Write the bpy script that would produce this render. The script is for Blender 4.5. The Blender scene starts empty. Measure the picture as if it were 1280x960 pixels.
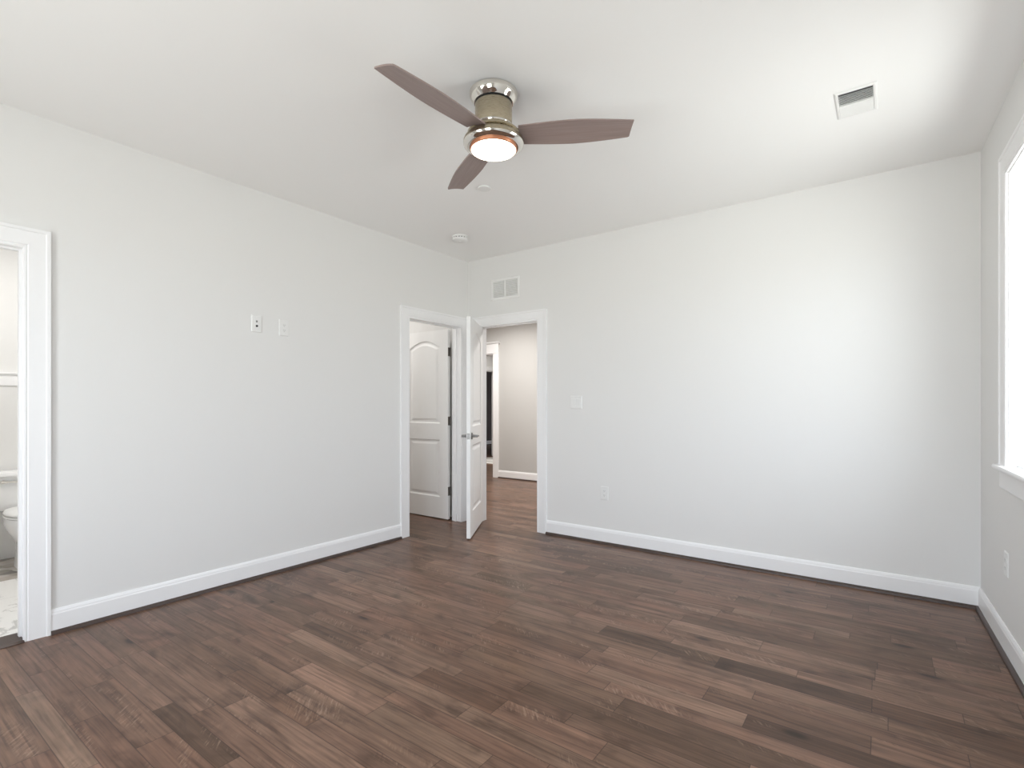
import bpy, bmesh, math, random
from mathutils import Vector, Matrix

S = bpy.context.scene
C = S.collection
PI = math.pi

# ------------------------------------------------------------------ camera, sky, exposure
F_PX, HORIZON, YAW = 641.87, 506.37, 0.6303          # focal length in pixels of the 1280 x 960 frame
cam_d = bpy.data.cameras.new('camera')
cam_d.sensor_fit = 'HORIZONTAL'
cam_d.sensor_width = 36.0
cam_d.lens = 36.0 * F_PX / 1280.0
cam_d.shift_y = (HORIZON - 480.0) / 1280.0
cam_d.clip_start = 0.02
cam_d.clip_end = 200
cam = bpy.data.objects.new('camera', cam_d)
C.objects.link(cam)
cam.location = (3.5988, -4.1384, 1.2204)
cam.rotation_euler = (PI / 2, 0, YAW)
S.camera = cam

SKY_UP, GROUND = 14.6, 12.4          # bright overcast sky over sunlit pale ground
w = bpy.data.worlds.new('world')
S.world = w
w.use_nodes = True
bg = w.node_tree.nodes['Background']
wn, wl = w.node_tree.nodes, w.node_tree.links
w_tc = wn.new('ShaderNodeTexCoord'); w_sep = wn.new('ShaderNodeSeparateXYZ')
w_map = wn.new('ShaderNodeMapRange'); w_mix = wn.new('ShaderNodeMix'); w_mix.data_type = 'RGBA'
wl.new(w_tc.outputs['Generated'], w_sep.inputs[0]); wl.new(w_sep.outputs[2], w_map.inputs[0])
w_map.inputs[1].default_value = -0.04; w_map.inputs[2].default_value = 0.06
wl.new(w_map.outputs[0], w_mix.inputs[0])
w_mix.inputs[6].default_value = (GROUND, GROUND * 0.99, GROUND * 0.975, 1)
w_mix.inputs[7].default_value = (SKY_UP * 0.92, SKY_UP * 0.97, SKY_UP * 1.09, 1)
wl.new(w_mix.outputs[2], bg.inputs['Color'])
bg.inputs['Strength'].default_value = 1.0

S.view_settings.view_transform = 'Standard'
S.view_settings.look = 'None'
S.view_settings.gamma = 1.0
S.view_settings.use_curve_mapping = False
S.view_settings.exposure = -0.50
try:
    S.cycles.max_bounces = 14
    S.cycles.diffuse_bounces = 10
    S.cycles.glossy_bounces = 5
    S.cycles.transparent_max_bounces = 12
    S.cycles.sample_clamp_indirect = 6.0
    S.cycles.caustics_reflective = False
    S.cycles.caustics_refractive = False
    S.cycles.use_denoising = True
except Exception:
    pass

HALL_W, ROOM_W, BATH_W, CLOSET_W = 60.0, 48.0, 27.0, 20.0   # watts of the unseen lamps added in the other rooms

# ------------------------------------------------------------------ dimensions
H = 2.74
W, RANG = 4.0546, 0.0319          # far right corner; the window wall runs 1.8 degrees off square
T = 0.12
YF = -5.0                         # wall behind the camera
LIN = lambda r, g, b: tuple((c / 255 / 12.92 if c / 255 <= 0.04045 else ((c / 255 + 0.055) / 1.055) ** 2.4) for c in (r, g, b)) + (1,)

# frames: u along the wall, out of the wall into the room, z up
class Frame:
    def __init__(s, o, u, n):
        s.o, s.u, s.n = Vector(o), Vector(u).normalized(), Vector(n).normalized()
    def p(s, u, w, z):
        return s.o + s.u * u + s.n * w + Vector((0, 0, z))
FA = Frame((0, 0, 0), (0, -1, 0), (1, 0, 0))
FB = Frame((0, 0, 0), (1, 0, 0), (0, -1, 0))
FR = Frame((W, 0, 0), (math.sin(RANG), -math.cos(RANG), 0), (-math.cos(RANG), -math.sin(RANG), 0))
FF = Frame((0, YF, 0), (1, 0, 0), (0, 1, 0))
FH = Frame((0, 2.70, 0), (1, 0, 0), (0, -1, 0))             # far wall of the hall
FO = Frame((-3.96, 0, 0), (0, 1, 0), (1, 0, 0))             # end wall of the room past the hall
FD = Frame((-6.30, 0, 0), (0, 1, 0), (1, 0, 0))             # end wall of the dim room

# ------------------------------------------------------------------ materials
def mat(name, color, rough=0.5, metal=0.0, spec=0.5, coat=0.0):
    m = bpy.data.materials.new(name)
    m.use_nodes = True
    b = m.node_tree.nodes['Principled BSDF']
    b.inputs['Base Color'].default_value = color
    b.inputs['Roughness'].default_value = rough
    b.inputs['Metallic'].default_value = metal
    b.inputs['Specular IOR Level'].default_value = spec
    b.inputs['Coat Weight'].default_value = coat
    return m

class NT:
    """small node builder"""
    def __init__(s, m):
        s.t = m.node_tree
        s.n, s.l = s.t.nodes, s.t.links
        s.bsdf = s.n['Principled BSDF']
    def put(s, sock, v):
        if hasattr(v, 'is_output') or isinstance(v, bpy.types.NodeSocket):
            s.l.new(v, sock)
        else:
            sock.default_value = v
    def math(s, op, a, b=0.0, c=None, clamp=False):
        n = s.n.new('ShaderNodeMath'); n.operation = op; n.use_clamp = clamp
        s.put(n.inputs[0], a); s.put(n.inputs[1], b)
        if c is not None: s.put(n.inputs[2], c)
        return n.outputs[0]
    def vec(s, x, y, z=0.0):
        n = s.n.new('ShaderNodeCombineXYZ')
        s.put(n.inputs[0], x); s.put(n.inputs[1], y); s.put(n.inputs[2], z)
        return n.outputs[0]
    def noise(s, v, scale=1.0, detail=4.0, rough=0.55, dist=0.0):
        n = s.n.new('ShaderNodeTexNoise')
        s.put(n.inputs['Vector'], v); n.inputs['Scale'].default_value = scale
        n.inputs['Detail'].default_value = detail; n.inputs['Roughness'].default_value = rough
        n.inputs['Distortion'].default_value = dist
        return n.outputs['Fac']
    def white(s, v):
        n = s.n.new('ShaderNodeTexWhiteNoise'); n.noise_dimensions = '3D'
        s.put(n.inputs['Vector'], v)
        return n.outputs['Value']
    def ramp(s, f, stops, interp='LINEAR'):
        n = s.n.new('ShaderNodeValToRGB'); n.color_ramp.interpolation = interp
        e = n.color_ramp.elements
        while len(e) < len(stops): e.new(0.5)
        for k, (p, c) in enumerate(stops):
            e[k].position = p; e[k].color = c
        s.put(n.inputs[0], f)
        return n.outputs['Color']
    def mix(s, f, a, b, kind='MIX'):
        n = s.n.new('ShaderNodeMix'); n.data_type = 'RGBA'; n.blend_type = kind
        s.put(n.inputs[0], f); s.put(n.inputs[6], a); s.put(n.inputs[7], b)
        return n.outputs[2]
    def smooth(s, v, a, b):
        n = s.n.new('ShaderNodeMapRange'); n.interpolation_type = 'SMOOTHSTEP'
        s.put(n.inputs[0], v); n.inputs[1].default_value = a; n.inputs[2].default_value = b
        return n.outputs[0]
    def pos(s):
        g = s.n.new('ShaderNodeNewGeometry'); x = s.n.new('ShaderNodeSeparateXYZ')
        s.l.new(g.outputs['Position'], x.inputs[0])
        return x.outputs
    def bump(s, h, strength=0.2, dist=0.002):
        n = s.n.new('ShaderNodeBump'); n.inputs['Strength'].default_value = strength
        n.inputs['Distance'].default_value = dist
        s.put(n.inputs['Height'], h); s.l.new(n.outputs[0], s.bsdf.inputs['Normal'])

def painted(name, color, rough, bump=0.04, scale=350):
    m = mat(name, color, rough, spec=0.35)
    t = NT(m)
    x, y, z = t.pos()
    t.bump(t.noise(t.vec(x, y, z), scale, 3, 0.6), bump, 0.001)
    return m

M = {}
M['wall'] = painted('wall_paint', (0.775, 0.772, 0.762, 1), 0.60)
M['ceiling'] = painted('ceiling_paint', (0.905, 0.903, 0.896, 1), 0.75)
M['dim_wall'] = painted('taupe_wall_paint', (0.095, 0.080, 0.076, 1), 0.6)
M['trim'] = painted('white_trim_paint', (0.885, 0.885, 0.89, 1), 0.30, 0.015, 60)
M['door'] = painted('white_door_paint', (0.86, 0.86, 0.855, 1), 0.38, 0.03, 120)
M['plastic'] = mat('white_plastic', (0.80, 0.80, 0.79, 1), 0.32)
M['vent'] = mat('white_enamelled_steel', (0.84, 0.84, 0.83, 1), 0.4)
M['black'] = mat('black_socket', (0.012, 0.012, 0.012, 1), 0.5)
M['slot'] = mat('grey_slot', (0.22, 0.22, 0.22, 1), 0.6)
M['duct'] = mat('grey_duct_interior', (0.16, 0.16, 0.16, 1), 0.8)
M['filter'] = mat('pale_filter', (0.70, 0.70, 0.69, 1), 0.9)
M['shoe'] = mat('dark_brown_wood_trim', LIN(66, 52, 46), 0.4)
M['ceramic'] = mat('white_glazed_ceramic', (0.86, 0.86, 0.86, 1), 0.10, coat=0.3)
M['hinge'] = mat('satin_nickel_hinge', (0.20, 0.185, 0.17, 1), 0.38, 1.0)
M['nickel'] = mat('satin_nickel_lever', (0.22, 0.215, 0.21, 1), 0.30, 1.0)
M['chrome'] = mat('polished_nickel', (0.78, 0.75, 0.70, 1), 0.08, 1.0)
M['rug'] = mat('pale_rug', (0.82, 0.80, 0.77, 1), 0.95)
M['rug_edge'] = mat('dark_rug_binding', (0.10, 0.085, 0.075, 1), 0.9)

def brushed_mat():
    m = mat('brushed_nickel', LIN(186, 176, 156), 0.30, 1.0)
    t = NT(m)
    x, y, z = t.pos()
    g = t.noise(t.vec(t.math('MULTIPLY', x, 40), t.math('MULTIPLY', y, 40), t.math('MULTIPLY', z, 900)), 1.0, 3)
    t.put(t.bsdf.inputs['Roughness'], t.math('MULTIPLY_ADD', g, 0.12, 0.22))
    tn = t.n.new('ShaderNodeTangent'); tn.direction_type = 'RADIAL'; tn.axis = 'Z'
    t.l.new(tn.outputs[0], t.bsdf.inputs['Tangent'])
    t.bsdf.inputs['Anisotropic'].default_value = 0.8
    t.put(t.bsdf.inputs['Base Color'], t.ramp(g, [(0.3, LIN(172, 160, 138)), (0.7, LIN(196, 186, 164))]))
    return m
M['brushed'] = brushed_mat()

def blade_mat():
    m = mat('taupe_blade_veneer', LIN(128, 112, 108), 0.42)
    t = NT(m)
    tc = t.n.new('ShaderNodeTexCoord'); sx = t.n.new('ShaderNodeSeparateXYZ')
    t.l.new(tc.outputs['Object'], sx.inputs[0])
    g = t.noise(t.vec(t.math('MULTIPLY', sx.outputs[0], 4), t.math('MULTIPLY', sx.outputs[1], 90), 0.0), 1.0, 5)
    t.put(t.bsdf.inputs['Base Color'], t.ramp(g, [(0.3, LIN(138, 121, 117)), (0.7, LIN(152, 135, 130))]))
    return m
M['blade'] = blade_mat()

def emit_mat(name, color, strength):
    m = mat(name, (0.9, 0.88, 0.84, 1), 0.3)
    b = m.node_tree.nodes['Principled BSDF']
    b.inputs['Emission Color'].default_value = color
    b.inputs['Emission Strength'].default_value = strength
    return m
M['lens'] = emit_mat('lit_frosted_glass', (1.0, 0.86, 0.70, 1), 9.0)
M['collar'] = mat('copper_tinted_collar', LIN(214, 150, 116), 0.35, 0.6)

def glass_mat():
    m = bpy.data.materials.new('window_glass')
    m.use_nodes = True
    n, l = m.node_tree.nodes, m.node_tree.links
    n.clear()
    o = n.new('ShaderNodeOutputMaterial'); mx = n.new('ShaderNodeMixShader')
    tr = n.new('ShaderNodeBsdfTransparent'); gl = n.new('ShaderNodeBsdfGlossy'); fr = n.new('ShaderNodeFresnel')
    tr.inputs[0].default_value = (0.95, 0.97, 0.96, 1)
    gl.inputs['Roughness'].default_value = 0.02
    # the same reflectance from both faces of the pane
    ge = n.new('ShaderNodeNewGeometry'); mr = n.new('ShaderNodeMapRange')
    mr.inputs[3].default_value = 1.45; mr.inputs[4].default_value = 1 / 1.45
    l.new(ge.outputs['Backfacing'], mr.inputs[0]); l.new(mr.outputs[0], fr.inputs[0])
    l.new(fr.outputs[0], mx.inputs[0]); l.new(tr.outputs[0], mx.inputs[1]); l.new(gl.outputs[0], mx.inputs[2])
    l.new(mx.outputs[0], o.inputs[0])
    return m
M['glass'] = glass_mat()

def floor_mat():
    m = mat('brown_hardwood_planks', LIN(112, 94, 84), 0.36, spec=0.22)
    t = NT(m)
    x, y, z = t.pos()
    # boards of three widths (78, 100 and 122 mm) laid in turn along y
    PW = 0.30
    yr = t.math('DIVIDE', t.math('ADD', y, 0.031), PW)
    per = t.math('FLOOR', yr)
    fr_ = t.math('FRACT', yr)
    ga, gb = t.math('GREATER_THAN', fr_, 0.26), t.math('GREATER_THAN', fr_, 0.593)
    row = t.math('MULTIPLY_ADD', per, 3.0, t.math('ADD', ga, gb))
    start = t.math('MULTIPLY_ADD', ga, 0.26, t.math('MULTIPLY', gb, 0.333))
    width = t.math('MULTIPLY_ADD', ga, 0.073, t.math('MULTIPLY_ADD', gb, 0.074, 0.26))
    fy = t.math('SUBTRACT', fr_, start)
    r1 = t.white(t.vec(row, 3.7, 0.0))
    r2 = t.white(t.vec(row, 11.3, 5.0))
    L = t.math('MULTIPLY_ADD', r2, 0.65, 0.42)
    xs = t.math('DIVIDE', t.math('MULTIPLY_ADD', r1, 9.0, t.math('ADD', x, 40.0)), L)
    col = t.math('FLOOR', xs)
    fx = t.math('FRACT', xs)
    pid = t.white(t.vec(row, col, 1.0))
    pid2 = t.white(t.vec(row, col, 7.0))
    base = t.ramp(pid, [(0.0, LIN(88, 70, 59)), (0.10, LIN(104, 85, 73)), (0.28, LIN(117, 96, 84)), (0.70, LIN(124, 102, 90)), (0.92, LIN(131, 110, 98)), (1.0, LIN(140, 119, 106))])
    hue = t.ramp(pid2, [(0.0, (1.035, 0.98, 0.965, 1)), (0.5, (1, 1, 1, 1)), (1.0, (0.975, 1.005, 0.985, 1))])
    base = t.mix(1.0, base, hue, 'MULTIPLY')
    off = t.math('MULTIPLY', pid, 57.0)
    off2 = t.math('MULTIPLY', pid2, 31.0)
    xo = t.math('ADD', x, off)
    # soft long figure
    g1 = t.noise(t.vec(t.math('MULTIPLY', xo, 1.1), t.math('MULTIPLY', y, 19.0), off2), 1.0, 6, 0.62, 0.7)
    c = t.mix(1.0, base, t.ramp(g1, [(0.27, (0.52, 0.49, 0.47, 1)), (0.43, (0.88, 0.87, 0.86, 1)), (0.58, (1.08, 1.08, 1.08, 1)), (0.76, (1.30, 1.30, 1.29, 1))]), 'MULTIPLY')
    # cloudy blotches along each plank
    g5 = t.noise(t.vec(t.math('MULTIPLY', xo, 4.2), t.math('MULTIPLY', y, 9.0), t.math('ADD', off2, 2.0)), 1.0, 3, 0.55, 0.6)
    c = t.mix(1.0, c, t.ramp(g5, [(0.28, (0.55, 0.53, 0.51, 1)), (0.46, (0.98, 0.98, 0.98, 1)), (0.72, (1.18, 1.17, 1.16, 1))]), 'MULTIPLY')
    # fine pores
    g2 = t.noise(t.vec(t.math('MULTIPLY', xo, 2.6), t.math('MULTIPLY', y, 95.0), off2), 1.0, 3, 0.55)
    c = t.mix(1.0, c, t.ramp(g2, [(0.28, (0.66, 0.64, 0.62, 1)), (0.48, (0.99, 0.99, 0.99, 1)), (0.72, (1.22, 1.21, 1.20, 1))]), 'MULTIPLY')
    # dark streaks along the grain
    g3 = t.noise(t.vec(t.math('MULTIPLY', xo, 2.4), t.math('MULTIPLY', y, 52.0), t.math('ADD', off2, 4.0)), 1.0, 3, 0.5, 0.5)
    st = t.smooth(g3, 0.57, 0.68)
    c = t.mix(t.math('MULTIPLY', st, 0.50), c, LIN(74, 58, 49))
    # pale cross grain figure in patches
    g4 = t.noise(t.vec(t.math('MULTIPLY', t.math('ADD', xo, t.math('MULTIPLY', y, 0.9)), 95.0), t.math('MULTIPLY', y, 24.0), off2), 1.0, 2, 0.5, 0.6)
    pt = t.noise(t.vec(t.math('MULTIPLY', xo, 2.6), t.math('MULTIPLY', y, 12.0), t.math('ADD', off2, 9.0)), 1.0, 2, 0.5)
    fl = t.math('MULTIPLY', t.smooth(g4, 0.54, 0.66), t.smooth(pt, 0.56, 0.68))
    c = t.mix(t.math('MULTIPLY', fl, 0.40), c, LIN(176, 158, 143))
    dk = t.math('MULTIPLY', t.smooth(g4, 0.46, 0.34), t.smooth(pt, 0.56, 0.68))
    c = t.mix(t.math('MULTIPLY', dk, 0.42), c, LIN(70, 55, 46))
    # knots
    v = t.n.new('ShaderNodeTexVoronoi'); v.inputs['Scale'].default_value = 1.0
    t.put(v.inputs['Vector'], t.vec(t.math('MULTIPLY', xo, 1.55), t.math('MULTIPLY', y, 3.6), t.math('MULTIPLY', pid2, 13.0)))
    kn = t.smooth(v.outputs['Distance'], 0.10, 0.03)
    kg = t.smooth(v.outputs['Distance'], 0.24, 0.03)
    c = t.mix(t.math('MULTIPLY', kg, 0.45), c, LIN(72, 56, 47))
    c = t.mix(t.math('MULTIPLY', kn, 0.80), c, LIN(38, 29, 24))
    # seams
    sy = t.math('MINIMUM', fy, t.math('SUBTRACT', width, fy))
    sy = t.math('MULTIPLY', sy, PW)
    sx_ = t.math('MULTIPLY', t.math('MINIMUM', fx, t.math('SUBTRACT', 1.0, fx)), L)
    seam = t.math('MAXIMUM', t.smooth(sy, 0.0026, 0.0007), t.smooth(sx_, 0.0026, 0.0007))
    c = t.mix(t.math('MULTIPLY', seam, 0.60), c, LIN(48, 36, 30))
    c = t.mix(1.0, c, (0.85, 0.755, 0.685, 1), 'MULTIPLY')
    t.put(t.bsdf.inputs['Base Color'], c)
    t.put(t.bsdf.inputs['Roughness'], t.math('MULTIPLY_ADD', g2, 0.12, 0.25))
    h = t.math('SUBTRACT', t.math('MULTIPLY_ADD', g2, 0.35, t.math('MULTIPLY', g1, 0.4)), seam)
    t.bump(h, 0.10, 0.001)
    return m
M['floor'] = floor_mat()

def marble_mat():
    m = mat('white_marble_tile', (0.82, 0.81, 0.79, 1), 0.16)
    t = NT(m)
    x, y, z = t.pos()
    nz = t.noise(t.vec(x, y, z), 2.2, 8, 0.6, 1.4)
    vein = t.smooth(t.math('ABSOLUTE', t.math('SUBTRACT', nz, 0.5)), 0.030, 0.0)
    c = t.mix(t.math('MULTIPLY', vein, 0.45), (0.83, 0.82, 0.80, 1), (0.22, 0.215, 0.21, 1))
    fx = t.math('FRACT', t.math('DIVIDE', t.math('ADD', x, 10.0), 0.61)); fy = t.math('FRACT', t.math('DIVIDE', t.math('ADD', y, 10.0), 0.305))
    g = t.math('MAXIMUM', t.smooth(fx, 0.006, 0.002), t.smooth(fy, 0.012, 0.004))
    t.put(t.bsdf.inputs['Base Color'], t.mix(g, c, (0.5, 0.49, 0.47, 1)))
    return m
M['marble'] = marble_mat()

def mosaic_mat():
    m = mat('grey_marble_mosaic', (0.42, 0.40, 0.38, 1), 0.22)
    t = NT(m)
    x, y, z = t.pos()
    v = t.n.new('ShaderNodeTexVoronoi'); v.inputs['Scale'].default_value = 5.5
    t.put(v.inputs['Vector'], t.vec(x, y, 0.0))
    sp = t.n.new('ShaderNodeSeparateColor'); t.l.new(v.outputs['Color'], sp.inputs[0])
    c = t.ramp(sp.outputs[0], [(0.0, LIN(120, 114, 108)), (0.35, LIN(158, 150, 142)), (0.65, LIN(182, 174, 166)), (1.0, LIN(206, 202, 196))])
    nz = t.noise(t.vec(x, y, z), 9, 6, 0.6, 1.0)
    c = t.mix(1.0, c, t.ramp(nz, [(0.3, (0.75, 0.73, 0.71, 1)), (0.6, (1.05, 1.05, 1.05, 1))]), 'MULTIPLY')
    t.put(t.bsdf.inputs['Base Color'], c)
    return m
M['mosaic'] = mosaic_mat()

# ------------------------------------------------------------------ mesh helpers
def obj(name, bm, m, parent=None, smooth=None, bevel=None, loc=None):
    bmesh.ops.recalc_face_normals(bm, faces=bm.faces[:])
    me = bpy.data.meshes.new(name)
    bm.to_mesh(me); bm.free()
    for k in (m if isinstance(m, (list, tuple)) else [m]):
        me.materials.append(k)
    o = bpy.data.objects.new(name, me)
    C.objects.link(o)
    if parent: o.parent = parent
    if loc is not None: o.location = loc
    if smooth is not None:
        me.shade_smooth()
        if smooth < 179:
            try:
                me.set_sharp_from_angle(angle=math.radians(smooth))
            except Exception:
                pass
    if bevel:
        b = o.modifiers.new('bevel', 'BEVEL'); b.width = bevel; b.segments = 2; b.limit_method = 'ANGLE'
    return o

def empty(name, loc=(0, 0, 0), rotz=0.0):
    o = bpy.data.objects.new(name, None)
    C.objects.link(o)
    o.location = loc; o.rotation_euler = (0, 0, rotz)
    o.empty_display_size = 0.1
    return o

def tag(o, label, cat, group=None, kind=None):
    o['label'] = label; o['category'] = cat
    if group: o['group'] = group
    if kind: o['kind'] = kind
    return o

def struct(o, label, cat):
    return tag(o, label, cat, None, 'structure')

def box(bm, a, b, fr=None):
    """axis box between corners a and b, in a wall frame when one is given"""
    P = fr.p if fr else (lambda x, y, z: Vector((x, y, z)))
    v = [bm.verts.new(P(x, y, z)) for x in (a[0], b[0]) for y in (a[1], b[1]) for z in (a[2], b[2])]
    for f in ((0, 1, 3, 2), (4, 6, 7, 5), (0, 4, 5, 1), (2, 3, 7, 6), (0, 2, 6, 4), (1, 5, 7, 3)):
        bm.faces.new([v[k] for k in f])

def new(): return bmesh.new()

def loft(bm, loops, close=False, caps=True):
    rings = [[bm.verts.new(p) for p in lp] for lp in loops]
    n = len(rings[0])
    pairs = list(zip(rings[:-1], rings[1:])) + ([(rings[-1], rings[0])] if close else [])
    for a, b in pairs:
        for k in range(n):
            bm.faces.new((a[k], a[(k + 1) % n], b[(k + 1) % n], b[k]))
    if caps and not close:
        bm.faces.new(rings[0]); bm.faces.new(rings[-1])
    return rings

def lathe(bm, prof, c=(0, 0, 0), seg=64, cap0=True, cap1=True):
    c = Vector(c)
    rings = []
    for r, z in prof:
        rings.append([bm.verts.new(c + Vector((r * math.cos(2 * PI * k / seg), r * math.sin(2 * PI * k / seg), z))) for k in range(seg)])
    for a, b in zip(rings[:-1], rings[1:]):
        for k in range(seg):
            bm.faces.new((a[k], a[(k + 1) % seg], b[(k + 1) % seg], b[k]))
    if cap0: bm.faces.new(rings[0])
    if cap1: bm.faces.new(rings[-1])

def cyl(bm, a, b, r, seg=20):
    a, b = Vector(a), Vector(b)
    d = (b - a).normalized()
    q = d.to_track_quat('Z', 'Y')
    ring = lambda c: [c + q @ Vector((r * math.cos(2 * PI * k / seg), r * math.sin(2 * PI * k / seg), 0)) for k in range(seg)]
    loft(bm, [ring(a), ring(b)])

def wall_mesh(bm, fr, u0, u1, z0, z1, t, holes=()):
    us = sorted({u0, u1, *[h[0] for h in holes], *[h[1] for h in holes]})
    zs = sorted({z0, z1, *[h[2] for h in holes], *[h[3] for h in holes]})
    us = [u for u in us if u0 <= u <= u1]; zs = [z for z in zs if z0 <= z <= z1]
    def solid(i, j):
        if i < 0 or j < 0 or i >= len(us) - 1 or j >= len(zs) - 1: return False
        cu, cz = (us[i] + us[i + 1]) / 2, (zs[j] + zs[j + 1]) / 2
        return not any(h[0] < cu < h[1] and h[2] < cz < h[3] for h in holes)
    q = lambda *ps: bm.faces.new([bm.verts.new(fr.p(*p)) for p in ps])
    for i in range(len(us) - 1):
        for j in range(len(zs) - 1):
            if not solid(i, j): continue
            a, b, c, d = us[i], us[i + 1], zs[j], zs[j + 1]
            q((a, 0, c), (b, 0, c), (b, 0, d), (a, 0, d)); q((a, -t, c), (a, -t, d), (b, -t, d), (b, -t, c))
            if not solid(i - 1, j): q((a, 0, c), (a, 0, d), (a, -t, d), (a, -t, c))
            if not solid(i + 1, j): q((b, 0, c), (b, -t, c), (b, -t, d), (b, 0, d))
            if not solid(i, j - 1): q((a, 0, c), (a, -t, c), (b, -t, c), (b, 0, c))
            if not solid(i, j + 1): q((a, 0, d), (b, 0, d), (b, -t, d), (a, -t, d))
    bmesh.ops.remove_doubles(bm, verts=bm.verts[:], dist=1e-5)

CW = 0.107
CASING = [(0, 0), (0, .010), (.004, .013), (.012, .013), (.016, .010), (.021, .014), (.088, .016), (.092, .021), (CW, .021), (CW, 0)]
def casing(bm, fr, a, b, top, z0=0.0, t=T):
    """mitred casing round an opening, with its jamb lining and stop, one mesh"""
    st = [[fr.p(a - s, w_, z0) for s, w_ in CASING], [fr.p(a - s, w_, top + s) for s, w_ in CASING],
          [fr.p(b + s, w_, top + s) for s, w_ in CASING], [fr.p(b + s, w_, z0) for s, w_ in CASING]]
    loft(bm, st)

def jamb(bm, fr, a, b, top, t=T, z0=0.0, stop=True):
    e = 0.005
    a, b, top = a - e, b + e, top + e
    k = 0.018
    box(bm, (a - k, -t, z0), (a, 0, top + k), fr); box(bm, (b, -t, z0), (b + k, 0, top + k), fr)
    box(bm, (a, -t, top), (b, 0, top + k), fr)
    if stop:
        s0, s1 = stop
        box(bm, (a, s0, z0), (a + .011, s1, top - .011), fr); box(bm, (b - .011, s0, z0), (b, s1, top - .011), fr)
        box(bm, (a, s0, top - .011), (b, s1, top), fr)

BASE = [(0, 0), (.014, 0), (.014, .104), (.0115, .112), (.0115, .117), (.006, .130), (0, .130)]
SHOE = [(.014, 0), (.032, 0), (.0315, .006), (.028, .013), (.021, .019), (.014, .020)]
def run(bm, fr, prof, u0, u1):
    loft(bm, [[fr.p(u0, w_, z_) for w_, z_ in prof], [fr.p(u1, w_, z_) for w_, z_ in prof]])

def baseboard(name, fr, segs, label):
    bm = new()
    for a, b in segs: run(bm, fr, BASE, a, b)
    o = struct(obj(name, bm, M['trim']), label, 'baseboard')
    bm = new()
    for a, b in segs: run(bm, fr, SHOE, a, b)
    obj('shoe_moulding', bm, M['shoe'], o, 40)['label'] = 'dark brown wooden shoe moulding'
    return o

# ------------------------------------------------------------------ the setting
BATH = (3.487, 4.247); CLOS = (0.125, 0.838); HALL = (0.160, 0.884); TOP = 2.030
K = 0.0235                                                   # jamb lining behind the casing edge
hole = lambda o: (o[0] - K, o[1] + K, 0.0, TOP + K)
WINR = [(0.692, 1.660, 0.920, 2.362)]
WINF = [(0.80, 1.75, 0.30, 2.362), (2.50, 3.55, 0.30, 2.362)]  # unseen windows, sized and placed to even the light on the walls

bm = new(); box(bm, (-8.0, -5.6, -0.12), (5.0, 10.0, 0.0))
struct(obj('floor', bm, M['floor']), 'brown hardwood plank floor running through bedroom, closet and hall', 'floor')
bm = new(); box(bm, (-8.0, -5.6, H), (5.0, 10.0, H + 0.12))
struct(obj('ceiling', bm, M['ceiling']), 'smooth white ceiling over the room', 'ceiling')

bm = new(); wall_mesh(bm, FA, 0.0, 5.0, 0, H, T, [hole(BATH), hole(CLOS)])
struct(obj('wall_left', bm, M['wall']), 'off-white wall with the bathroom and closet doorways', 'wall')
bm = new(); wall_mesh(bm, FB, -4.2, W + 0.3, 0, H, T, [hole(HALL)])
struct(obj('wall_back', bm, M['wall']), 'off-white wall with the hall doorway and return grille', 'wall')
bm = new(); wall_mesh(bm, FR, 0.0, 5.2, 0, H, 0.15, WINR)
struct(obj('wall_right', bm, M['wall']), 'off-white wall with the windows', 'wall')
bm = new(); wall_mesh(bm, FF, -T, W + 0.3, 0, H, T, WINF)
struct(obj('wall_front', bm, M['wall']), 'off-white wall behind the viewpoint', 'wall')

# closet and bathroom behind the left wall
bm = new(); box(bm, (-2.30, -1.70, 0), (-2.20, 0, H)); box(bm, (-2.20, -1.70, 0), (-T, -1.60, H))
struct(obj('wall_closet', bm, M['wall']), 'off-white closet walls behind the open closet door', 'wall')
bm = new(); box(bm, (-2.10, -5.0, 0), (-2.00, -1.70, H)); box(bm, (-2.0, -2.30, 0), (-T, -2.20, H)); box(bm, (-2.0, -5.0, 0), (-T, -4.90, H))
struct(obj('wall_bathroom', bm, M['wall']), 'white bathroom walls seen past the door casing', 'wall')
bm = new(); box(bm, (-1.30, -4.90, 0), (-0.115, -2.30, 0.012))
struct(obj('floor_bathroom', bm, M['marble']), 'glossy white marble tiles on the bathroom floor', 'floor')
bm = new(); box(bm, (-2.0, -4.90, 0), (-1.30, -2.30, 0.012))
struct(obj('floor_toilet', bm, M['mosaic']), 'grey mottled stone floor around the toilet', 'floor')
bm = new()
loft(bm, [[Vector((-2.0 + a, y, 1.375 + b)) for a, b in ((0, 0), (.010, 0), (.012, .030), (.012, .080), (.026, .092), (.026, .104), (0, .104))] for y in (-4.90, -2.30)])
struct(obj('trim_1', bm, M['trim']), 'white ledge moulding across the bathroom wall above the toilet', 'moulding')

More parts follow.
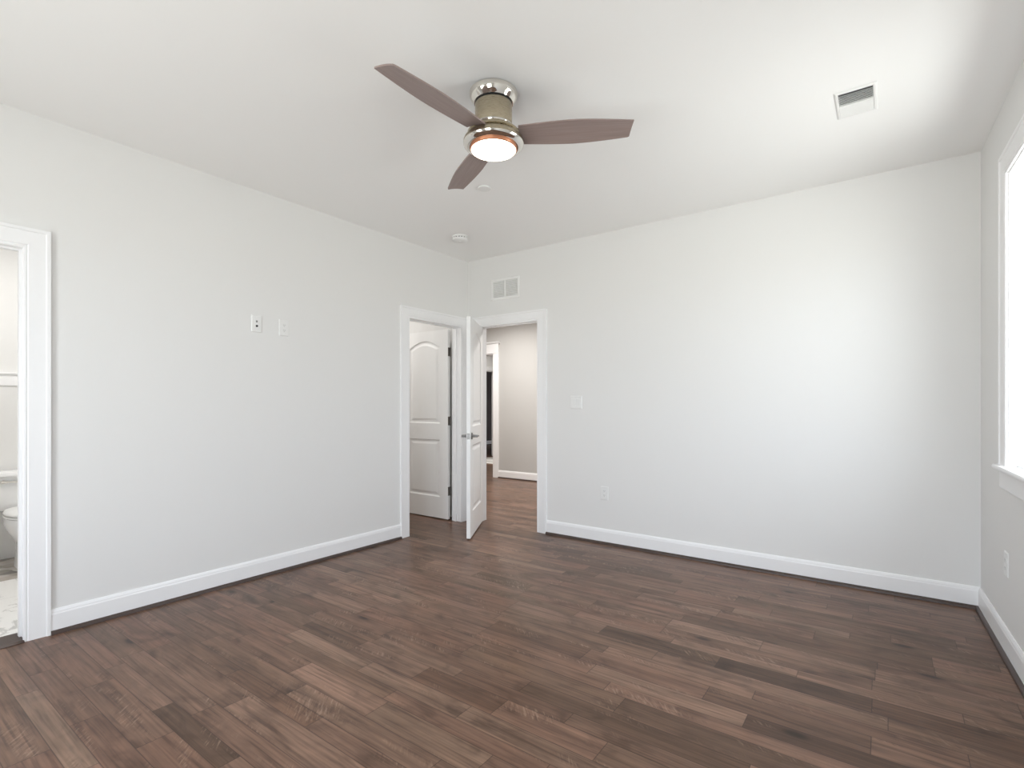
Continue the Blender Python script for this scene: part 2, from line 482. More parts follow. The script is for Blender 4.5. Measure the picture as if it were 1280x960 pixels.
# hall, the room past it, and the dim room beyond
OPN = (-2.75, -1.776)
OPD = (4.40, 5.57)
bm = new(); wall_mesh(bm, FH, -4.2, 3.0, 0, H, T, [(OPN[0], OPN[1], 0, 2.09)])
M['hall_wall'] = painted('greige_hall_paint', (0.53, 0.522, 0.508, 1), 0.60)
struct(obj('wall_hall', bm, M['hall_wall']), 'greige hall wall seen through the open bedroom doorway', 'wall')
bm = new(); box(bm, (3.0, T, 0), (3.1, 2.82, H)); box(bm, (-4.2, T, 0), (-4.1, 2.70, H))
struct(obj('wall_hall_end', bm, M['wall']), 'end walls of the hall, out of sight', 'wall')
bm = new(); wall_mesh(bm, FO, 2.82, 8.8, 0, H, T, [(OPD[0], OPD[1], 0, 2.03)])
struct(obj('wall_far', bm, M['wall']), 'pale wall past the hall opening, above the dim doorway', 'wall')
bm = new(); box(bm, (-0.6, 2.82, 0), (-0.5, 7.2, H)); box(bm, (-3.96, 7.1, 0), (-0.6, 7.2, H))
struct(obj('wall_side', bm, M['wall']), 'side walls of the room past the hall, out of sight', 'wall')
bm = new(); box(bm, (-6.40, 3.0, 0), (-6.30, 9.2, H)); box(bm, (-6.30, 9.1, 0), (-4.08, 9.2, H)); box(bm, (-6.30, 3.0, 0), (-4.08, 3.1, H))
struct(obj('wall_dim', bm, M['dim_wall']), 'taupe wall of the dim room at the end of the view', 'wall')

# casings and jambs
bm = new(); casing(bm, FA, *BATH, TOP); jamb(bm, FA, *BATH, TOP, stop=(-.075, -.045))
struct(obj('trim_2', bm, M['trim'], smooth=35), 'white casing of the bathroom doorway with the toilet behind', 'door casing')
bm = new(); casing(bm, FA, *CLOS, TOP); jamb(bm, FA, *CLOS, TOP, stop=(-.082, -.050))
struct(obj('trim_3', bm, M['trim'], smooth=35), 'white casing of the closet doorway beside the corner', 'door casing')
bm = new(); casing(bm, FB, *HALL, TOP); jamb(bm, FB, *HALL, TOP, stop=(-.070, -.038))
t4 = struct(obj('trim_4', bm, M['trim'], smooth=35), 'white casing of the doorway leading to the hall', 'door casing')
bm = new(); box(bm, (HALL[1] + .0045, -.034, 0.905), (HALL[1] + .0062, -.004, 0.970), FB)
box(bm, (HALL[1] + .000, -.006, 0.918), (HALL[1] + .0062, .002, 0.957), FB)
obj('strike_plate', bm, M['nickel'], t4)['label'] = 'metal strike plate'

# craftsman casing round the hall opening
bm = new()
a, b = OPN
for u0, u1 in ((a - .115, a), (b, b + .115)):
    box(bm, (u0, 0, 0), (u1, .018, 2.09), FH)
box(bm, (a - .12, 0, 2.09), (b + .12, .024, 2.105), FH)
box(bm, (a - .115, 0, 2.105), (b + .115, .020, 2.250), FH)
loft(bm, [[FH.p(u, w_, z_) for w_, z_ in ((0, 2.250), (.024, 2.250), (.045, 2.272), (.045, 2.284), (0, 2.284))] for u in (a - .145, b + .145)])
box(bm, (a - .001, -T, 0), (a + .018, 0, 2.09), FH); box(bm, (b - .018, -T, 0), (b + .001, 0, 2.09), FH); box(bm, (a, -T, 2.072), (b, 0, 2.091), FH)
struct(obj('trim_5', bm, M['trim'], bevel=.002), 'white casing with a stepped header around the hall opening', 'door casing')
bm = new(); a, b = OPD
casing(bm, FO, a + .01, b - .01, 2.02); jamb(bm, FO, a + .024, b - .024, 2.006, stop=None)
struct(obj('trim_6', bm, M['trim'], smooth=35), 'white casing around the doorway of the dim room', 'door casing')
# bathroom threshold
bm = new()
loft(bm, [[Vector((x, y, z)) for x, z in ((-.125, 0), (-.125, .014), (-.095, .016), (.010, .012), (.024, .003), (.024, 0))] for y in (-BATH[1] - .004, -BATH[0] + .004)])
struct(obj('trim_7', bm, M['shoe'], smooth=30), 'dark wooden threshold strip in the bathroom doorway', 'threshold')

baseboard('baseboard_left', FA, [(CLOS[1] + CW, BATH[0] - CW), (BATH[1] + CW, 5.0)], 'white baseboard along the wall between closet and bathroom doorways')
baseboard('baseboard_back', FB, [(HALL[1] + CW, W)], 'white baseboard along the wall with the outlet and switch')
baseboard('baseboard_right', FR, [(0.014, 5.0)], 'white baseboard under the window wall')
baseboard('baseboard_hall', FH, [(OPN[1] + .115, 3.0)], 'white baseboard at the foot of the hall wall')
baseboard('baseboard_dim', FD, [(3.1, 9.1)], 'grey lit baseboard of the dim room')

# ------------------------------------------------------------------ windows
def window(name, fr, hole_, t, label):
    a, b, z0, z1 = hole_
    root = struct(empty(name, fr.p((a + b) / 2, 0, z0)), label, 'window')
    inv = Matrix.Translation(-root.location)
    def add(n, bm, m, lab=None, **k):
        par = k.pop('par', root)
        bm.transform(inv)
        o = obj(n, bm, m, par, **k)
        if lab: o['label'] = lab
        return o
    bm = new()
    box(bm, (a, -t, z0), (a + .018, 0, z1), fr); box(bm, (b - .018, -t, z0), (b, 0, z1), fr)
    box(bm, (a, -t, z1 - .018), (b, 0, z1), fr); box(bm, (a, -t, z0), (b, -.03, z0 + .012), fr)
    add('window_frame', bm, M['trim'], bevel=.0015)
    bm = new(); casing(bm, fr, a + .012, b - .012, z1 - .012, z0 + .002)
    add('window_casing', bm, M['trim'], smooth=35)
    bm = new()
    loft(bm, [[fr.p(u, w_, z_) for w_, z_ in ((-.05, z0 - .022), (.036, z0 - .022), (.041, z0 - .016), (.041, z0 - .004), (.036, z0 + .002), (-.05, z0 + .002))] for u in (a - .118, b + .118)])
    add('window_sill', bm, M['trim'], smooth=40)
    bm = new()
    loft(bm, [[fr.p(u, w_, z_) for w_, z_ in ((0, z0 - .118), (.009, z0 - .118), (.016, z0 - .108), (.016, z0 - .034), (.022, z0 - .022), (0, z0 - .022))] for u in (a - .096, b + .096)])
    add('apron', bm, M['trim'], smooth=30)
    zm = (z0 + z1) / 2
    ia, ib = a + .018, b - .018
    for nm, za, zb, wf in (('lower_sash', z0 + .012, zm + .02, -.086), ('upper_sash', zm - .02, z1 - .018, -.1145)):
        bm = new(); q = .032; d = .026
        box(bm, (ia, wf - d, za), (ia + q, wf, zb), fr); box(bm, (ib - q, wf - d, za), (ib, wf, zb), fr)
        box(bm, (ia + q, wf - d, za), (ib - q, wf, za + q), fr); box(bm, (ia + q, wf - d, zb - q), (ib - q, wf, zb), fr)
        s = add('sash', bm, M['plastic'], bevel=.002)
        bm = new(); box(bm, (ia + q, wf - .018, za + q), (ib - q, wf - .014, zb - q), fr)
        add('glass_pane', bm, M['glass'], par=s)
    bm = new(); um = (ia + ib) / 2
    box(bm, (um - .03, -.086, zm + .02), (um + .03, -.062, zm + .030), fr); box(bm, (um - .008, -.080, zm + .030), (um + .022, -.068, zm + .040), fr)
    add('sash_lock', bm, M['plastic'], bevel=.002)
    # daylight comes in through this pane: a portal guides the sky sampling
    L = bpy.data.lights.new('daylight_portal', 'AREA'); L.shape = 'RECTANGLE'
    L.size = b - a; L.size_y = z1 - z0
    L.cycles.is_portal = True
    lo = bpy.data.objects.new('daylight_portal', L); C.objects.link(lo)
    lo.location = fr.p(um, -t - .02, zm)
    lo.rotation_euler = (-fr.n).to_track_quat('Z', 'Y').to_euler()
window('window_1', FR, WINR[0], 0.15, 'bright white-cased window at the edge of the view')
window('unseen_window_2', FF, WINF[0], T, 'unseen white-cased window behind the viewpoint, sized for its daylight, nearer the bathroom')
window('unseen_window_3', FF, WINF[1], T, 'unseen white-cased window behind the viewpoint, sized for its daylight, nearer the window wall')

# ------------------------------------------------------------------ doors
def arch_outline(x0, x1, z0, z1, rise, d, n=22):
    """panel outline inset by d; the top is a shallow arch of the given rise"""
    pts = [(x0 + d, z0 + d), (x1 - d, z0 + d)]
    for k in range(n + 1):
        f = k / n
        x = x1 - d + (x0 - x1 + 2 * d) * f
        if rise:
            g = (x - x0) / (x1 - x0)
            z = z1 - d + rise * (1 - (2 * g - 1) ** 2) ** 1.15
        else:
            z = z1 - d
        pts.append((x, z))
    return pts

def door_leaf(wd, ht, th):
    """two-panel leaf with an arched upper panel, moulded on both faces; hinge edge at x = 0"""
    bm = new()
    st = 0.118
    panels = [(st, wd - st, 1.012, 1.832, 0.075), (st, wd - st, 0.225, 0.838, 0.0)]
    STEP = [(0.0, 0.0), (.010, .0085), (.018, .0095), (.030, .0095), (.052, .0020)]
    for y, sgn in ((0.0, 1), (th, -1)):
        es = []
        def loop(pts, yy):
            vs = [bm.verts.new((x, yy, z)) for x, z in pts]
            return vs
        def edges(vs): return [bm.edges.new((vs[k], vs[(k + 1) % len(vs)])) for k in range(len(vs))]
        rect = loop([(0, 0), (wd, 0), (wd, ht), (0, ht)], y)
        es += edges(rect)
        inner = []
        for x0, x1, z0, z1, rise in panels:
            rings = [loop(arch_outline(x0, x1, z0, z1, rise, d), y + sgn * dep) for d, dep in STEP]
            es += edges(rings[0])
            inner.append(rings)
        bmesh.ops.triangle_fill(bm, use_beauty=True, use_dissolve=False, edges=es)
        for rings in inner:
            # remove any fill over the panel itself
            rs = set(rings[0])
            for f in [f for f in bm.faces if all(v in rs for v in f.verts)]:
                bm.faces.remove(f)
            for a, b in zip(rings[:-1], rings[1:]):
                n = len(a)
                for k in range(n): bm.faces.new((a[k], a[(k + 1) % n], b[(k + 1) % n], b[k]))
            bm.faces.new(rings[-1])
        if sgn == 1: r0 = rect
        else: r1 = rect
    for k in range(4): bm.faces.new((r0[k], r0[(k + 1) % 4], r1[(k + 1) % 4], r1[k]))
    return bm

TH = 0.035
def hinge_mesh(open_angle):
    """butt hinge at its pin: one plate on the leaf's edge, one turned back on the jamb"""
    bm = new()
    h = 0.046
    for k in range(5):
        z0 = -h + k * 2 * h / 5
        cyl(bm, (0, -.004, z0 + .0006), (0, -.004, z0 + 2 * h / 5 - .0006), .0068, 14)
    cyl(bm, (0, -.004, h), (0, -.004, h + .006), .0048, 12); cyl(bm, (0, -.004, -h - .006), (0, -.004, -h), .0048, 12)
    box(bm, (.0008, -.003, -h), (.0032, .031, h))
    R_ = Matrix.Rotation(open_angle, 4, 'Z')
    b2 = new(); box(b2, (-.0032, -.003, -h), (-.0008, .031, h)); b2.transform(R_)
    me = bpy.data.meshes.new('tmp'); b2.to_mesh(me); b2.free(); bm.from_mesh(me); bpy.data.meshes.remove(me)
    return bm

def lever(side):
    """lever handle on one face; side = -1 looks out of y = 0, +1 out of the other face. Lever points to the hinge"""
    bm = new()
    y0 = 0.0 if side < 0 else TH
    s = side
    seg = 28
    ring = lambda r, d: [Vector((r * math.cos(2 * PI * k / seg), y0 + s * d, r * math.sin(2 * PI * k / seg))) for k in range(seg)]
    loft(bm, [ring(.0315, 0), ring(.0315, .006), ring(.028, .010), ring(.013, .011), ring(.0115, .040), ring(.0115, .056), ring(.009, .058)])
    prof = []
    for f in [k / 10 for k in range(11)]:
        x = .010 - f * .118
        r = .0100 - .0035 * f
        yc = y0 + s * (.050 - .006 * math.sin(f * PI))
        zc = -.004 * f * f
        prof.append([Vector((x, yc + .55 * r * math.cos(2 * PI * k / 14), zc + r * math.sin(2 * PI * k / 14))) for k in range(14)])
    loft(bm, prof)
    return bm

def make_door(name, wd, loc, rotz, label, jamb_angle, with_lever=True):
    root = struct(obj(name, door_leaf(wd, 2.012, TH), M['door'], bevel=None, loc=loc), label, 'door')
    root.rotation_euler = (0, 0, rotz)
    for z in (0.296, 1.040, 1.772):
        o = obj('hinge', hinge_mesh(jamb_angle), M['hinge'], root, 40, loc=(-.003, 0, z))
        o['label'] = 'satin nickel butt hinge'
    for sd in (-1, 1):
        o = obj('lever_handle', lever(sd), M['nickel'], root, 40, loc=(wd - .060, 0, .925))
        o['label'] = 'satin nickel lever handle'
    bm = new(); box(bm, (wd - .0004, .005, -.028), (wd + .0012, TH - .005, .028)); box(bm, (wd, .010, -.010), (wd + .010, TH - .012, .010))
    o = obj('latch_plate', bm, M['nickel'], root, loc=(0, 0, .925)); o['label'] = 'metal latch plate'
    return root

make_door('door_1', 0.706, (-.147, -.122, .012), PI, 'white arched two-panel door standing open into the closet', math.radians(-90))
make_door('door_2', 0.724, (.160, -.003, .012), math.radians(-59.5), 'white arched two-panel door with levers, swung in from the hall doorway', math.radians(59.5))

# ------------------------------------------------------------------ ceiling fan
def make_fan(c):
    root = tag(empty('ceiling_fan', c), 'brushed nickel three-blade ceiling fan with a lit round lamp', 'ceiling fan')
    def add(n, prof, m, lab=None, sm=35, par=None, **k):
        bm = new(); lathe(bm, prof, **k)
        o = obj(n, bm, m, par or root, sm)
        if lab: o['label'] = lab
        return o
    add('canopy', [(.113, 0), (.117, -.004), (.1165, -.018), (.113, -.030), (.106, -.041), (.099, -.048), (.0945, -.054), (.0915, -.054), (.0915, -.050)], M['chrome'], 'polished nickel canopy')
    add('shadow_gap', [(.0890, -.050), (.0890, -.064)], M['black'], 'black gap ring')
    add('hub_gap', [(.1200, -.210), (.1200, -.222)], M['black'], 'black gap ring')
    add('downrod_cover', [(.0885, -.060), (.0900, -.064), (.0900, -.160), (.0885, -.166)], M['brushed'], 'brushed nickel cylinder')
    add('trim_ring', [(.0890, -.164), (.0945, -.167), (.0965, -.172), (.0945, -.177), (.0890, -.180)], M['chrome'], 'polished nickel ring')
    add('blade_hub', [(.0920, -.178), (.1000, -.184), (.1180, -.192), (.1270, -.200), (.1290, -.209), (.1240, -.213)], M['brushed'])
    add('motor_housing', [(.1210, -.2185), (.1270, -.2185), (.1340, -.221), (.1415, -.229), (.1465, -.240), (.1475, -.250), (.140, -.252)], M['brushed'], 'brushed nickel bowl around the lamp')
    add('polished_rim', [(.1400, -.249), (.1475, -.250), (.1455, -.257), (.1380, -.264), (.1260, -.2685), (.1170, -.2685), (.1135, -.264), (.1135, -.252)], M['chrome'], 'polished rim under the bowl')
    add('lamp_collar', [(.1130, -.252), (.1130, -.279), (.1095, -.281)], M['collar'], 'copper-tinted collar around the lamp')
    bm = new()
    prof = [(.1085, -.279)] + [(.1085 * math.cos(t_ * PI / 2 / 8), -.281 - .012 * math.sin(t_ * PI / 2 / 8)) for t_ in range(8)] + [(.006, -.293)]
    lathe(bm, prof)
    obj('lamp_lens', bm, M['lens'], root, 60)['label'] = 'glowing white lamp lens'
    # blades
    def blade_bm():
        bm = new()
        n = 30
        r0, r1 = 0.125, 0.662
        top, bot = [], []
        lead, trail = [], []
        for k in range(n + 1):
            f = k / n
            r = r0 + (r1 - r0) * f
            hw = 0.060 + 0.017 * math.sin(min(1, f * 1.75) * PI / 2) - 0.026 * max(0, f - .45) ** 1.6 / .55 ** 1.6
            lead.append((r, hw)); trail.append((r, -hw))
        lead[-1] = (r1 - .010, lead[-1][1] - .002); trail[-1] = (r1 + .002, trail[-1][1])
        th = .0032
        rows = []
        for (ra, ya), (rb, yb) in zip(trail, lead):
            row = []
            for j in range(9):
                g = j / 8
                x = ra + (rb - ra) * g; y = ya + (yb - ya) * g
                row.append((x, y, .004 * (1 - (2 * g - 1) ** 2)))
            rows.append(row)
        vt = [[bm.verts.new((x, y, z + th)) for x, y, z in r] for r in rows]
        vb = [[bm.verts.new((x, y, z - th)) for x, y, z in r] for r in rows]
        for i in range(n):
            for j in range(8):
                bm.faces.new((vt[i][j], vt[i + 1][j], vt[i + 1][j + 1], vt[i][j + 1]))
                bm.faces.new((vb[i][j], vb[i][j + 1], vb[i + 1][j + 1], vb[i + 1][j]))
            bm.faces.new((vt[i][0], vb[i][0], vb[i + 1][0], vt[i + 1][0])); bm.faces.new((vt[i][8], vt[i + 1][8], vb[i + 1][8], vb[i][8]))
        for j in range(8):
            bm.faces.new((vt[0][j], vt[0][j + 1], vb[0][j + 1], vb[0][j])); bm.faces.new((vt[n][j], vb[n][j], vb[n][j + 1], vt[n][j + 1]))
        return bm
    first = None
    for az in (29.8, 148.6, -92.0):
        if first is None:
            b = obj('blade', blade_bm(), M['blade'], root, 40); first = b
            bm = new(); box(bm, (.085, -.036, .0038), (.200, .036, .0085))
            for px, py in ((.165, -.022), (.165, .022), (.188, 0)):
                cyl(bm, (px, py, .0085), (px, py, .0115), .006, 12)
            br = obj('blade_bracket', bm, M['brushed'], b, bevel=.001)
        else:
            b = first.copy(); C.objects.link(b); b.parent = root
            k = br.copy(); C.objects.link(k); k.parent = b
        b.location = (0, 0, -.212)
        b.rotation_euler = (Matrix.Rotation(math.radians(az), 3, 'Z') @ Matrix.Rotation(math.radians(-12.5), 3, 'X')).to_euler()
        b['label'] = 'grey-brown fan blade'
    return root
make_fan((2.054, -2.173, H))

# ------------------------------------------------------------------ ceiling and wall fittings
def make_detector(c):
    root = tag(empty('smoke_detector', c), 'round white smoke detector on the ceiling near the corner', 'smoke detector')
    bm = new(); lathe(bm, [(.070, 0), (.072, -.002), (.072, -.010), (.069, -.012)]); obj('base', bm, M['plastic'], root, 35)
    bm = new(); lathe(bm, [(.060, -.012), (.060, -.022)]); ob = obj('sensing_slot', bm, M['slot'], root, 35)
    bm = new()
    for k in range(16):
        a_ = 2 * PI * k / 16
        m_ = Matrix.Rotation(a_, 4, 'Z'); b2 = new(); box(b2, (.058, -.005, -.023), (.067, .005, -.011)); b2.transform(m_)
        me = bpy.data.meshes.new('tmp'); b2.to_mesh(me); b2.free(); bm.from_mesh(me); bpy.data.meshes.remove(me)
    obj('slot_ribs', bm, M['plastic'], root)
    bm = new(); lathe(bm, [(.067, -.022), (.070, -.025), (.068, -.036), (.058, -.045), (.030, -.049), (.022, -.048), (.002, -.048)]); obj('cover', bm, M['plastic'], root, 35)
    bm = new(); lathe(bm, [(.013, -.047), (.013, -.052), (.001, -.053)], c=(.012, -.012, 0), seg=24); obj('test_button', bm, M['vent'], root, 35)
make_detector((.492, -.675, H))

def make_disc(c):
    root = tag(empty('sprinkler_cover', c), 'small flat white disc on the ceiling behind the fan', 'sprinkler cover')
    bm = new(); lathe(bm, [(.036, 0), (.036, -.007)], seg=48); obj('collar', bm, M['vent'], root, 35)
    bm = new(); lathe(bm, [(.046, -.006), (.047, -.008), (.0455, -.012), (.002, -.0135)], seg=48); obj('cover_plate', bm, M['plastic'], root, 35)
make_disc((1.330, -1.357, H))

def make_register(c):
    """two-way ceiling register; slats run along x"""
    root = tag(empty('ceiling_register', c), 'white two-way air register in the ceiling above the window wall corner', 'air register')
    lx, ly = .087, .140
    ix, iy = .070, .118
    bm = new()
    prof = lambda sx, sy, ax, ay, z: [Vector((-sx, -sy, z)), Vector((sx, -sy, z)), Vector((sx, sy, z)), Vector((-sx, sy, z))]
    loft(bm, [prof(lx, ly, 0, 0, -.0005), prof(lx, ly, 0, 0, -.002), prof(lx - .006, ly - .006, 0, 0, -.006), prof(ix + .004, iy + .004, 0, 0, -.007), prof(ix, iy, 0, 0, -.0045), prof(ix, iy, 0, 0, -.0005)], caps=False)
    obj('frame', bm, M['vent'], root)
    bm = new(); box(bm, (-ix - .003, -iy - .003, -.0018), (ix + .003, iy + .003, -.0004)); obj('duct_backing', bm, M['duct'], root)['label'] = 'dark grey duct behind the slats'
    bm = new(); box(bm, (-ix, -.006, -.010), (ix, .006, -.002)); obj('divider', bm, M['vent'], root)
    def slat_bm(dirn):
        bm = new(); b2 = new(); box(b2, (-ix, -.0066, -.0006), (ix, .0066, .0006)); b2.transform(Matrix.Rotation(math.radians(40 * dirn), 4, 'X'))
        me = bpy.data.meshes.new('tmp'); b2.to_mesh(me); b2.free(); bm.from_mesh(me); bpy.data.meshes.remove(me)
        return bm
    for dirn, ys in ((-1, (-.018, -.032, -.046, -.060, -.074, -.088, -.102)), (1, (.018, .032, .046, .060, .074, .088, .102))):
        f = None
        for y_ in ys:
            if f is None: s_ = f = obj('slat', slat_bm(-dirn), M['vent'], root)
            else: s_ = f.copy(); C.objects.link(s_); s_.parent = root
            s_.location = (0, y_, -.0068)
make_register((3.476, -1.050, H))

def frame_root(name, fr, u, z, label, cat, group=None):
    """Empty on a wall: local x along the wall, y out of it, z up"""
    root = tag(empty(name, fr.p(u, 0, z)), label, cat, group)
    zz = Vector((0, 0, 1))
    root.rotation_euler = Matrix((fr.n.cross(zz), fr.n, zz)).transposed().to_euler()
    return root

def make_grille(fr, u, z):
    root = frame_root('return_grille', fr, u, z, 'white louvred return-air grille high above the hall doorway', 'air grille')
    lx, lz, ix, iz = .180, .107, .152, .080
    rect = lambda sx, sz, y: [Vector((-sx, y, -sz)), Vector((sx, y, -sz)), Vector((sx, y, sz)), Vector((-sx, y, sz))]
    bm = new(); loft(bm, [rect(lx, lz, .0005), rect(lx, lz, .003), rect(lx - .006, lz - .006, .007), rect(ix + .003, iz + .003, .007), rect(ix, iz, .004), rect(ix, iz, .0005)], caps=False)
    obj('frame', bm, M['vent'], root)
    bm = new(); box(bm, (-ix - .003, .0003, -iz - .003), (ix + .003, .0012, iz + .003)); obj('filter_backing', bm, M['filter'], root)
    bm = new(); box(bm, (-.008, .001, -iz), (.008, .0075, iz)); obj('mullion', bm, M['vent'], root)
    f = None
    for sx in (-1, 1):
        for k in range(9):
            if f is None:
                b2 = new(); box(b2, (-.0725, -.0058, -.0006), (.0725, .0058, .0006)); b2.transform(Matrix.Rotation(math.radians(-42), 4, 'X'))
                s_ = f = obj('louvre', b2, M['vent'], root)
            else: s_ = f.copy(); C.objects.link(s_); s_.parent = root
            s_.location = (sx * .080, .0060, -iz + .0175 * (k + .55))
make_grille(FB, .496, 2.3975)

def plate_bm(hw, hh, d=.006):
    r = lambda sx, sz, y: [Vector((-sx, y, -sz)), Vector((sx, y, -sz)), Vector((sx, y, sz)), Vector((-sx, y, sz))]
    bm = new(); loft(bm, [r(hw, hh, 0), r(hw, hh, d * .35), r(hw - .0035, hh - .0035, d)])
    return bm

def screws(root, pts, d):
    for px, pz in pts:
        bm = new(); cyl(bm, (0, d - .001, 0), (0, d + .0008, 0), .0032, 14); obj('screw', bm, M['vent'], root, loc=(px, 0, pz))

def make_outlet(fr, u, z, label, group=None):
    root = frame_root('wall_outlet', fr, u, z, label, 'outlet', group)
    obj('cover_plate', plate_bm(.0365, .0590), M['plastic'], root)
    for s in (-1, 1):
        bm = new()
        n = 24; pts = []
        for k in range(n):
            a_ = 2 * PI * k / n
            pts.append((.0172 * math.cos(a_), max(-.0125, min(.0125, .0172 * math.sin(a_)))))
        loft(bm, [[Vector((x, y, zz)) for x, zz in pts] for y in (.004, .0078)])
        f = obj('receptacle', bm, M['plastic'], root, loc=(0, 0, s * .0195))
        bm = new(); box(bm, (-.0075, .0074, -.002), (-.0050, .0081, .006)); box(bm, (.0050, .0074, -.001), (.0072, .0081, .006)); cyl(bm, (0, .0074, -.0075), (0, .0081, -.0075), .0024, 12)
        obj('socket_slots', bm, M['slot'], f)['label'] = 'dark plug slots'
    screws(root, [(0, 0)], .006)
make_outlet(FB, 1.590, .445, 'white outlet low on the wall under the light switch')
make_outlet(FR, .672, .440, 'white outlet on the window wall beneath the sill')
make_outlet(FA, 2.068, 1.790, 'white outlet high on the wall, plain plate nearer the closet')

def make_media(fr, u, z):
    root = frame_root('media_plate', fr, u, z, 'white wall plate with two black jacks, nearer the bathroom doorway', 'wall plate')
    obj('cover_plate', plate_bm(.0365, .0590), M['plastic'], root)
    bm = new(); box(bm, (-.017, .005, -.034), (.017, .0072, .034)); obj('insert', bm, M['plastic'], root, bevel=.001)
    bm = new(); box(bm, (-.006, .0068, -.006), (.006, .0076, .006)); box(bm, (-.0035, .0068, -.009), (.0035, .0076, -.005)); obj('data_jack', bm, M['slot'], root, loc=(0, 0, .017))['label'] = 'dark data jack'
    bm = new()
    seg = 20; ring = lambda r, y: [Vector((r * math.cos(2 * PI * k / seg), y, r * math.sin(2 * PI * k / seg))) for k in range(seg)]
    loft(bm, [ring(.0078, .007), ring(.0078, .009), ring(.0062, .009), ring(.0062, .015), ring(.002, .0152)])
    obj('coax_jack', bm, M['black'], root, 40, loc=(0, 0, -.016))['label'] = 'black coaxial jack'
    screws(root, [(0, .048), (0, -.048)], .006)
make_media(FA, 2.272, 1.795)

def make_switch(fr, u, z):
    root = frame_root('light_switch', fr, u, z, 'white double rocker light switch beside the hall doorway', 'light switch')
    obj('cover_plate', plate_bm(.0590, .0590), M['plastic'], root)
    for s in (-1, 1):
        bm = new(); box(bm, (-.0185, .004, -.036), (.0185, .0068, .036)); fo = obj('rocker_frame', bm, M['vent'], root, bevel=.0008, loc=(s * .0232, 0, 0))
        bm = new(); loft(bm, [[Vector((x, y, z_)) for y, z_ in ((.005, -.0325), (.0068, -.0325), (.0085, 0), (.0115, .0325), (.005, .0325))] for x in (-.0160, .0160)])
        obj('rocker', bm, M['plastic'], fo, bevel=.0006)
    screws(root, [(-.0232, .048), (-.0232, -.048), (.0232, .048), (.0232, -.048)], .006)
make_switch(FB, 1.308, 1.245)

# ------------------------------------------------------------------ toilet in the bathroom
def ell(cx, cy, rx, ry, z, n=40, p=2.3, back=None):
    out = []
    for k in range(n):
        a_ = 2 * PI * k / n
        c_, s_ = math.cos(a_), math.sin(a_)
        x = cx + rx * abs(c_) ** (2 / p) * (1 if c_ >= 0 else -1)
        y = cy + ry * abs(s_) ** (2 / p) * (1 if s_ >= 0 else -1)
        if back is not None: x = max(x, back)
        out.append(Vector((x, y, z)))
    return out

def make_toilet(c):
    """faces +x; origin on the floor under the tank's back"""
    root = tag(empty('toilet', c), 'white two-piece toilet seen past the bathroom door casing', 'toilet')
    def rr(x0, x1, hy, z, r=.03, n=6):
        pts = []
        for cx, cy, a0 in ((x1 - r, hy - r, 0), (x0 + r, hy - r, 90), (x0 + r, -hy + r, 180), (x1 - r, -hy + r, 270)):
            for k in range(n + 1):
                a_ = math.radians(a0 + 90 * k / n)
                pts.append(Vector((cx + r * math.cos(a_), cy + r * math.sin(a_), z)))
        return pts
    bm = new(); loft(bm, [rr(.05, .165, .150, .395), rr(.035, .190, .182, .41), rr(.022, .205, .198, .46), rr(.015, .212, .208, .665)]); obj('tank', bm, M['ceramic'], root, 40)
    bm = new(); loft(bm, [rr(.008, .220, .214, .664), rr(.004, .226, .220, .670), rr(.004, .226, .220, .690), rr(.010, .220, .214, .700), rr(.03, .20, .19, .704)]); obj('tank_lid', bm, M['ceramic'], root, 40)
    bm = new(); cyl(bm, (.208, -.150, .628), (.226, -.150, .628), .012, 16); cyl(bm, (.222, -.155, .628), (.224, -.070, .622), .0065, 12)
    obj('flush_lever', bm, M['chrome'], root, 40)['label'] = 'metal flush lever'
    bm = new()
    loft(bm, [ell(.36, 0, .25, .105, 0.0), ell(.36, 0, .245, .100, .05), ell(.37, 0, .225, .095, .13), ell(.41, 0, .240, .112, .20), ell(.445, 0, .258, .146, .255), ell(.46, 0, .263, .174, .315), ell(.465, 0, .263, .183, .360), ell(.465, 0, .258, .180, .392)])
    obj('bowl', bm, M['ceramic'], root, 60)
    bm = new(); loft(bm, [ell(.470, 0, .240, .165, .390), ell(.470, 0, .240, .165, .398), ell(.470, 0, .262, .187, .398), ell(.470, 0, .264, .189, .404), ell(.470, 0, .262, .187, .411), ell(.470, 0, .240, .165, .411)]); obj('seat', bm, M['plastic'], root, 40)
    bm = new(); loft(bm, [ell(.468, 0, .236, .160, .410), ell(.468, 0, .236, .160, .417), ell(.468, 0, .258, .184, .417), ell(.468, 0, .260, .186, .424), ell(.468, 0, .252, .178, .437), ell(.468, 0, .20, .13, .447), ell(.468, 0, .06, .04, .450)]); ld = obj('seat_lid', bm, M['plastic'], root, 50)
    for s in (-1, 1):
        bm = new(); cyl(bm, (.232, s * .075 - .018, .418), (.232, s * .075 + .018, .418), .011, 14)
        obj('seat_hinge', bm, M['plastic'], root, 40)
    bm = new(); loft(bm, [rr(.03, .26, .11, .30), rr(.03, .26, .13, .396)]); obj('tank_shelf', bm, M['ceramic'], root, 40)
make_toilet((-1.985, -3.125, .012))

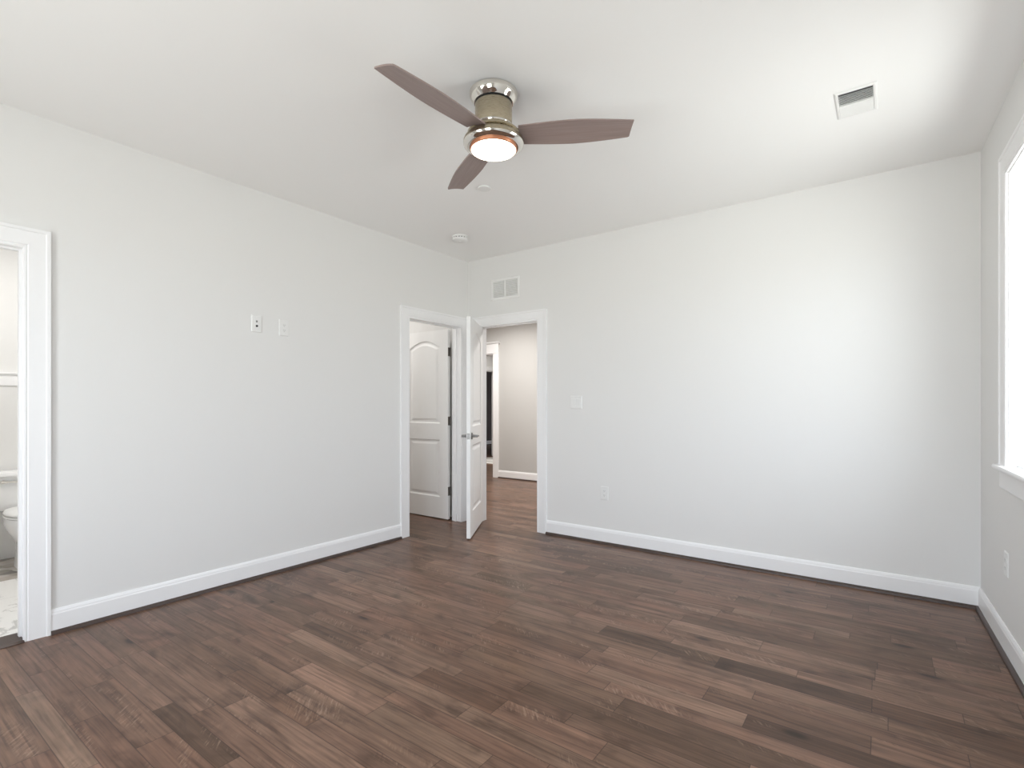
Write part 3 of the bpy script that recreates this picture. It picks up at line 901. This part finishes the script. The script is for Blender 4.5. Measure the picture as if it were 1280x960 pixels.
# ------------------------------------------------------------------ rug in the room past the hall
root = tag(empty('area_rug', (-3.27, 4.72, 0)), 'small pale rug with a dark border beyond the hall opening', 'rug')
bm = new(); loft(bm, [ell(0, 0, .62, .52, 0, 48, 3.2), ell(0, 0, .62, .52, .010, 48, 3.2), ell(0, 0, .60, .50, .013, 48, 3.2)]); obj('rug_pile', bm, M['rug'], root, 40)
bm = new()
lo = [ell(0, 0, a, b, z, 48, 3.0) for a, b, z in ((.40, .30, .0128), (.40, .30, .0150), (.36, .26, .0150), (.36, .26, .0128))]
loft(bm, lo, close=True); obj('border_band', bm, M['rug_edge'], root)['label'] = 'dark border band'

# ------------------------------------------------------------------ unseen lamps added to brighten the neighbouring rooms
def added_downlight(name, x, y, watts, color, label, r=.075):
    root = tag(empty(name, (x, y, H)), label, 'ceiling lamp')
    bm = new(); lathe(bm, [(r + .02, 0), (r + .02, -.004), (r + .006, -.010), (r, -.010), (r, 0)], cap0=False, cap1=False); obj('trim_ring', bm, M['plastic'], root, 40)
    bm = new(); lathe(bm, [(r, -.002), (r, -.006), (.004, -.007)]); obj('lamp_diffuser', bm, emit_mat('lit_diffuser', color + (1,), 5.0), root, 40)
    L = bpy.data.lights.new(name, 'AREA'); L.shape = 'DISK'; L.size = 2 * r; L.energy = watts; L.spread = math.radians(165); L.color = color
    o = bpy.data.objects.new('lamp_bulb', L); C.objects.link(o); o.parent = root; o.location = (0, 0, -.012)
added_downlight('added_lamp', 0.45, 1.35, HALL_W, (1.0, .97, .925), 'unseen round lamp added in the hall behind the bedroom doorway')
added_downlight('added_lamp', -1.25, 1.60, HALL_W, (1.0, .97, .925), 'unseen round lamp added in the hall before the cased opening')
added_downlight('added_lamp', -2.80, 4.60, ROOM_W, (1.0, .97, .92), 'unseen round lamp added above the pale rug')
added_downlight('added_lamp', -1.00, -3.30, BATH_W, (1.0, .98, .95), 'unseen round lamp added in the bathroom before the toilet')
added_downlight('added_lamp', -1.20, -0.85, CLOSET_W, (1.0, .97, .93), 'unseen round lamp added to brighten the closet')
